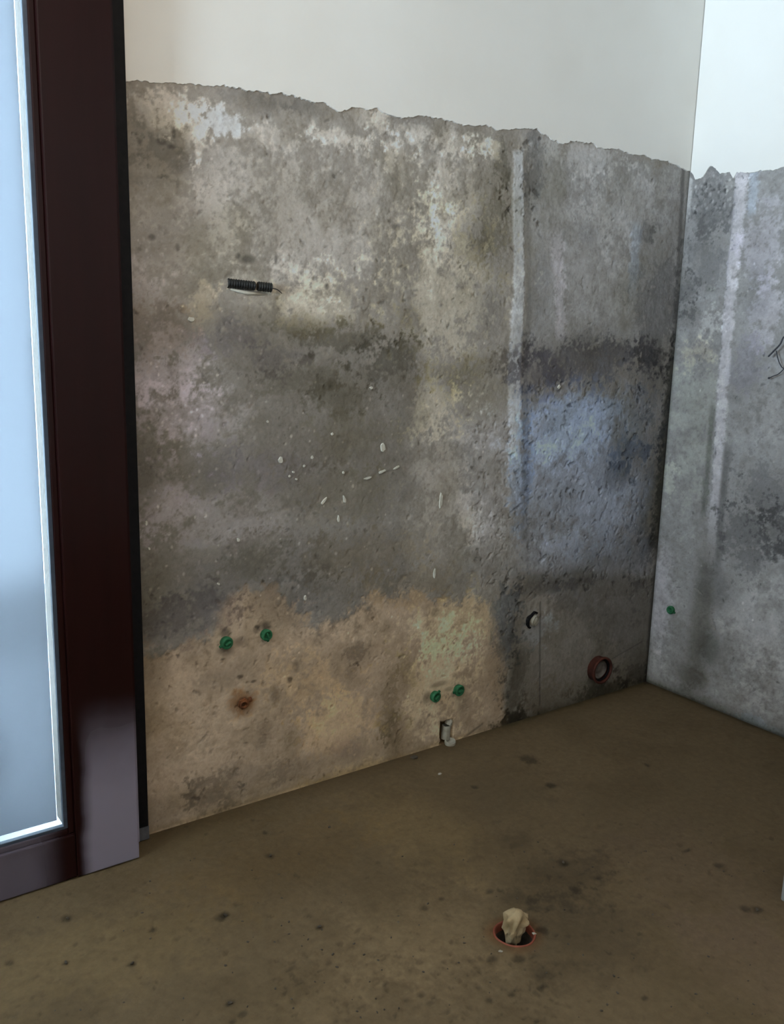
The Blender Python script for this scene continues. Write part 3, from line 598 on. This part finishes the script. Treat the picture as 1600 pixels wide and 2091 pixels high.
# ------------------------------------------------------------------ pipe ends and other leftovers
def frame_on_back(x, z, y=0.0, tilt=(0, 0)):       # local z points out of the back wall into the room
    return Matrix.Translation((x, y, z)) @ Matrix.Rotation(math.pi/2, 4, 'X') @ Matrix.Rotation(tilt[0], 4, 'X') @ Matrix.Rotation(tilt[1], 4, 'Y')
def frame_on_right(y, z, x=0.0):
    return Matrix.Translation((x, y, z)) @ Matrix.Rotation(-math.pi/2, 4, 'Y')
def pipe_plug(mat4, size, label, group, spin):
    root = empty('pipe_plug', (0, 0, 0)); root.matrix_world = mat4 @ Matrix.Rotation(spin, 4, 'Z')
    tag(root, label, 'pipe plug', group)
    r = size
    bm = bmesh.new(); lathe(bm, [(r*0.9, -0.012), (r*0.95, 0.002), (r, 0.005), (r, 0.011), (r*0.9, 0.014), (r*0.62, 0.0145), (r*0.56, 0.010), (0.0004, 0.009)], 24)
    from_bm('cap', bm, M['green'], root, True)
    bm = bmesh.new(); bm_box(bm, -r*0.5, r*0.5, -r*0.14, r*0.14, 0.008, 0.019, 0.002); from_bm('grip_bar', bm, M['green'], root)
    bm = bmesh.new(); bm_box(bm, -r*1.35, -r*0.8, -r*0.22, r*0.22, 0.002, 0.008, 0.002); from_bm('side_lug', bm, M['green'], root)
    return root
G = 'green plugs on the water pipe ends'
for px, py, s, sp, lab in [(460,1311,0.019,0.4,'green plastic pipe plug, lower left of the upper pair beside the door'), (541,1295,0.018,1.9,'green plastic pipe plug, right one of the upper pair beside the door'),
                           (886,1421,0.020,-2.4,'round green pipe plug, left of the pair above the broken drain'), (934,1408,0.021,0.1,'darker green pipe plug, right of the pair above the broken drain')]:
    x, z, _, _ = WB(px, py); pipe_plug(frame_on_back(x, z, -0.002, (0.05, 0.06)), s, lab, G, sp)
y, z, _, _ = WR(1371, 1245); pipe_plug(frame_on_right(y, z, -0.001), 0.017, 'small green pipe plug alone on the right-hand wall', G, 1.2)

# orange drain stub in the back wall
x, z, _, _ = WB(1217, 1364)
root = empty('wall_drain', (0, 0, 0)); root.matrix_world = frame_on_back(x, z, 0.0, (0.0, 0.0)); tag(root, 'orange plastic drain pipe stub low on the wall near the corner', 'drain pipe')
def spun(name, prof, mat, parent, seg=40, m4=Matrix.Identity(4), closed=False, wob=None, smooth=True):
    bm = bmesh.new(); lathe(bm, prof, seg, m4, closed, wob); return from_bm(name, bm, M[mat], parent, smooth)
r0 = 0.052
spun('socket', [(r0, -0.03), (r0, 0.026), (r0+0.004, 0.029), (r0+0.004, 0.036), (r0-0.003, 0.038), (r0-0.005, 0.034), (r0-0.006, -0.03)], 'orange_shaded', root)
spun('seal_ring', [(r0-0.006, 0.028), (r0-0.010, 0.031), (r0-0.013, 0.026), (r0-0.010, 0.020), (r0-0.006, 0.020)], 'rubber', root)
spun('plug', [(r0-0.012, -0.02), (r0-0.012, 0.018), (r0-0.020, 0.024), (r0-0.024, 0.016), (r0-0.030, 0.013), (0.012, 0.018), (0.0004, 0.020)], 'grey_pvc', root, wob=lambda k_, a: 0.05*math.sin(3*a+k_))

# pale pipe end beside the orange one
x, z, _, _ = WB(1089, 1266)
root = empty('capped_pipe', (0, 0, 0)); root.matrix_world = frame_on_back(x, z, 0.0, (0.15, 0.25)); tag(root, 'whitish capped pipe end in a chipped hole above the damp patch', 'pipe end')
spun('pipe', [(0.021, -0.03), (0.021, 0.010), (0.018, 0.012), (0.0165, 0.008)], 'white_pvc', root)
spun('cap', [(0.0165, 0.006), (0.0150, 0.010), (0.006, 0.0115), (0.0004, 0.012)], 'fleck', root)
spun('chipped_rim', [(0.036, -0.012), (0.034, 0.0015), (0.027, 0.0012), (0.023, -0.010)], 'rubber', root, wob=lambda k_, a: 0.12*math.sin(2*a+1)+0.06*math.sin(5*a))

# rusty outlet
x, z, _, _ = WB(497, 1437)
root = empty('rusty_outlet', (0, 0, 0)); root.matrix_world = frame_on_back(x, z, 0.002, (0.1, -0.1)); tag(root, 'small rusty iron pipe outlet in a brown stain by the door', 'pipe end')
spun('pipe', [(0.013, -0.02), (0.013, 0.010), (0.0115, 0.012), (0.009, 0.011), (0.0085, -0.01), (0.0004, -0.01)], 'rust', root, 20)
bm = bmesh.new(); lathe(bm, [(0.019, -0.006), (0.019, 0.003), (0.017, 0.005), (0.0132, 0.005)], 6, Matrix.Rotation(0.3, 4, 'Z'), False); from_bm('nut', bm, M['rust'], root)
bm = bmesh.new(); lathe(bm, [(0.006, -0.006), (0.006, 0.006), (0.004, 0.008)], 8, Matrix.Translation((0.022, 0.010, 0)) @ Matrix.Rotation(0.4, 4, 'X')); from_bm('bolt', bm, M['rust'], root)

# broken drain at floor level
root = empty('broken_drain', (gx, 0.0, 0.0)); tag(root, 'broken whitish drain pipe in a hole at the foot of the wall', 'drain pipe')
bm = bmesh.new(); lathe(bm, [(0.016, 0.0), (0.016, 0.030), (0.0165, 0.050), (0.014, 0.052), (0.0135, 0.0)], 20, Matrix.Translation((0.004, 0.012, 0.012)) @ Matrix.Rotation(0.06, 4, 'Y'), False, lambda k_, a: 0.06*math.sin(3*a+k_))
from_bm('pipe', bm, M['white_pvc'], root, True)
bm = bmesh.new(); lathe(bm, [(0.021, 0.0), (0.022, 0.010), (0.020, 0.014), (0.015, 0.013), (0.014, 0.004), (0.0004, 0.003)], 20, Matrix.Translation((0.006, -0.012, 0.001)) @ Matrix.Rotation(0.12, 4, 'X'), False, lambda k_, a: 0.07*math.sin(2*a))
from_bm('elbow_mouth', bm, M['white_pvc'], root, True)
bm = bmesh.new(); lathe(bm, [(0.012, 0.0), (0.013, 0.012), (0.008, 0.02), (0.0004, 0.022)], 10, Matrix.Translation((0.010, 0.006, 0.066)) @ Matrix.Rotation(0.5, 4, 'Y'), False, lambda k_, a: 0.2*math.sin(3*a+k_))
from_bm('broken_shard', bm, M['white_pvc'], root)

# black conduit half buried in the wall
x0, z0, _, _ = WB(463, 578); x1, z1, _, _ = WB(547, 588)
root = empty('conduit', ((x0+x1)/2, 0.0, (z0+z1)/2)); tag(root, 'short black corrugated conduit stub lying half buried in the wall', 'conduit')
d = Vector((x1-x0, -0.012, z1-z0)); Lc = d.length; mt = Matrix.Translation((x0-root.location.x, -0.002, z0-root.location.z)) @ d.to_track_quat('Z', 'Y').to_matrix().to_4x4()
prof = []
for i in range(36):
    h = Lc*i/35; prof += [(0.0135 if i % 2 else 0.0115, h)]
bm = bmesh.new(); lathe(bm, [(0.0095, 0.004)]+prof[:23], 20, mt); from_bm('tube', bm, M['black_plastic'], root, False)
bm = bmesh.new(); lathe(bm, prof[24:]+[(0.009, Lc-0.004), (0.0085, Lc-0.03)], 20, mt @ Matrix.Translation((0.001, 0.001, 0.002))); from_bm('tube', bm, M['black_plastic'], root, False)
e = Vector((x1-root.location.x, -0.014, z1-root.location.z)); xw, zw, _, _ = WB(573, 599)
bm = bmesh.new(); tube(bm, spline([e+Vector((-0.02, 0.004, 0.002)), e, e+Vector((0.018, -0.006, -0.004)), Vector((xw-root.location.x, -0.006, zw-root.location.z))], 6), 0.0014, 6); from_bm('wire', bm, M['wire'], root, True)
bm = bmesh.new(); tube(bm, [Vector((x0-root.location.x+0.01, -0.001, z0-root.location.z-0.016)), Vector((x0-root.location.x+0.06, -0.002, z0-root.location.z-0.024)), Vector((x1-root.location.x-0.01, -0.001, z1-root.location.z-0.018))], [0.003, 0.006, 0.003], 8); from_bm('mortar_lip', bm, M['fleck'], root, True)
bm = bmesh.new(); bmesh.ops.create_icosphere(bm, subdivisions=1, radius=0.004, matrix=mt @ Matrix.Translation((0, 0, Lc*0.66)) @ Matrix.Translation((0.003, -0.0115, 0)) @ Matrix.Diagonal((1.2, 0.5, 1.6, 1))); from_bm('paint_drop', bm, M['fleck'], root)

# loose wires at the right edge
def wire(pts, r, label):
    P = []
    for px, py, off in pts:
        y_, z_, _, _ = WR(px, py); q = on(px, py, 0, -off); P.append(Vector(q))
    bm = bmesh.new(); S = spline(P, 8); tube(bm, S, r, 8); o = from_bm('electric_wire', bm, M['wire'], smooth=True)
    tag(o, label, 'wire', 'loose wires on the right-hand wall'); return o
wire([(1568,728,0.035), (1580,716,0.034), (1592,703,0.032), (1600,688,0.026), (1612,690,0.012), (1625,712,-0.004)], 0.0030, 'thick dark wire end pointing up right, topmost of the loose wires')
wire([(1584,716,0.020), (1587,730,0.020), (1592,744,0.018), (1600,752,0.012), (1616,742,0.004), (1627,722,-0.004)], 0.0020, 'thin curved wire bowing down between the other two loose wires')
w3 = wire([(1570,772,0.022), (1578,768,0.022), (1588,764,0.020), (1598,755,0.016), (1612,738,0.006), (1626,728,-0.004)], 0.0019, 'thin wire with a dark bead at its tip, lowest of the loose wires')
bm = bmesh.new(); bmesh.ops.create_icosphere(bm, subdivisions=2, radius=0.0042, matrix=Matrix.Translation(Vector(on(1569, 772, 0, -0.022)))); from_bm('wire_tip', bm, M['wire'], w3, True)

# floor drain and the rag stuffed in it
root = empty('floor_drain', (DRX, DRY, 0.0)); tag(root, 'round orange drain pipe set in the brown floor', 'floor drain')
spun('pipe', [(DR+0.0015, -0.16), (DR+0.0015, 0.002), (DR-0.001, 0.0035), (DR-0.004, 0.001), (DR-0.0045, -0.02)], 'orange', root, 48, wob=lambda k_, a: 0.012*math.sin(3*a)+0.008*math.sin(7*a))
spun('shade_lining', [(DR-0.0042, -0.018), (DR-0.0046, -0.06), (DR-0.0048, -0.16)], 'crumb_dark', root, 32)  # dark colour stands in for the shade inside the pipe
spun('bottom_sludge', [(DR-0.003, -0.150), (0.02, -0.146), (0.0004, -0.145)], 'crumb_dark', root, 32)
bm = bmesh.new(); bmesh.ops.create_icosphere(bm, subdivisions=4, radius=1.0)
from mathutils import noise as mno
for v in bm.verts:
    p = v.co.copy(); a = math.atan2(p.y, p.x); t = p.z
    fold = 0.30*math.sin(4*a+1.6*t)+0.20*math.sin(7*a-2*t+1)+0.10*math.sin(15*a+3*t)
    w = (0.62+0.22*t+0.34*math.exp(-((t-0.72)/0.22)**2))*(1+fold*(0.35+0.65*abs(1-abs(t))))
    nv = mno.noise_vector(p*2.3)*0.26
    s = max(math.sqrt(max(1-t*t, 0)), 0.0)
    v.co = Vector((0.037*(w*math.cos(a)*s**0.55+nv.x+0.25*t*t), 0.030*(w*math.sin(a)*s**0.55+nv.y), 0.050*(t*(1-0.22*math.cos(a)*max(t, 0))+0.7*nv.z)))
rag = from_bm('rag', bm, M['cloth'], smooth=True); rag.location = (DRX+0.004, DRY+0.006, 0.004); rag.rotation_euler = (0.10, 0.10, 0.3)
tag(rag, 'crumpled cream rag stuffed upright in the floor drain', 'rag')

# dried paint splashes on the back wall
def splash(px, py, w, h, rot, seed):
    x_, z_, mu, mv = WB(px, py); rs = random.Random(seed); bm = bmesh.new(); n = 10; top = []; bot = []
    for i in range(n):
        a = 2*math.pi*i/n; r = 1+rs.uniform(-0.25, 0.25); u, v = w*mu*0.5*r*math.cos(a), h*mv*0.5*r*math.sin(a)
        u, v = u*math.cos(rot)-v*math.sin(rot), u*math.sin(rot)+v*math.cos(rot)
        top.append(bm.verts.new((x_+u*0.8, -0.0045, z_+v*0.8))); bot.append(bm.verts.new((x_+u, 0.003, z_+v)))
    bm.faces.new(top)
    for i in range(n): bm.faces.new((bot[i], bot[(i+1) % n], top[(i+1) % n], top[i]))
    return from_bm('paint_splash', bm, M['fleck'], wall_back)
for i, a in enumerate([(781,914,11,20,0.2), (572,940,10,15,-0.2), (899,1022,7,36,-0.05), (702,1020,5,18,0.25), (660,1023,4,22,-0.7), (690,1060,4,16,0), (779,963,16,5,0.3), (750,976,20,4,0.15), (808,955,16,4,0.4), (886,1170,4,22,-0.05), (636,934,5,9,0), (545,861,6,6,0),
                       (598,964,5,5,0), (590,972,5,5,0), (620,951,6,5,0.5), (604,978,4,5,0), (677,886,5,7,0), (298,1068,6,12,-0.2), (486,1102,5,9,0), (622,1221,5,11,-0.2), (757,792,7,6,0), (1140,790,5,9,-0.4), (390,652,14,10,0.2), (304,1120,6,6,0), (445,1192,5,5,0), (700,965,4,6,0)]):
    splash(*a, 100+i)

# crumbs lying on the floor: one object, nobody could count them
bm = bmesh.new(); rs = random.Random(4)
def crumb(b, x_, y_, r):
    g = bmesh.ops.create_icosphere(b, subdivisions=1, radius=r, matrix=Matrix.Translation((x_, y_, r*0.35)) @ Matrix.Rotation(rs.uniform(0, 6), 4, 'Z') @ Matrix.Diagonal((1.3, 0.8, 0.6, 1)))
    for v in g['verts']: v.co += Vector((rs.uniform(-1, 1), rs.uniform(-1, 1), rs.uniform(-1, 1)))*r*0.22
for _ in range(150):
    px, py = rs.uniform(20, 1580), rs.uniform(1720, 2085); x_, y_, _, _ = FL(px, py)
    if x_ < -0.03 and y_ < -0.13 and math.hypot(x_-DRX, y_-DRY) > 0.07: crumb(bm, x_, y_, rs.uniform(0.0012, 0.0035))
for px, py in [(652,1893), (138,1876), (270,1968), (135,1966), (552,1748), (470,2049), (1545,1858), (1150,1762), (460,1869), (672,1690)]:
    x_, y_, _, _ = FL(px, py); crumb(bm, x_, y_, 0.005)
o = from_bm('mortar_crumbs', bm, M['crumb_dark']); tag(o, 'tiny dark mortar crumbs scattered over the brown floor', 'crumbs', kind='stuff')
def chip(name, px, py, r, mat, label, cat):
    x_, y_, _, _ = FL(px, py); bm = bmesh.new(); crumb(bm, x_, y_, r); o = from_bm(name, bm, M[mat]); tag(o, label, cat); return o
chip('mortar_chip', 898, 1581, 0.006, 'crumb_pale', 'tiny white chip on the floor in front of the broken drain', 'chip')
chip('mortar_chip', 845, 1549, 0.012, 'crumb_dark', 'dark crumb at the foot of the wall left of the broken drain', 'chip')
chip('mortar_chip', 1090, 1908, 0.005, 'crumb_pale', 'pale chip on the floor just right of the floor drain', 'chip')
chip('mortar_chip', 1022, 1944, 0.0045, 'crumb_pale', 'pale chip on the floor just below the floor drain', 'chip')
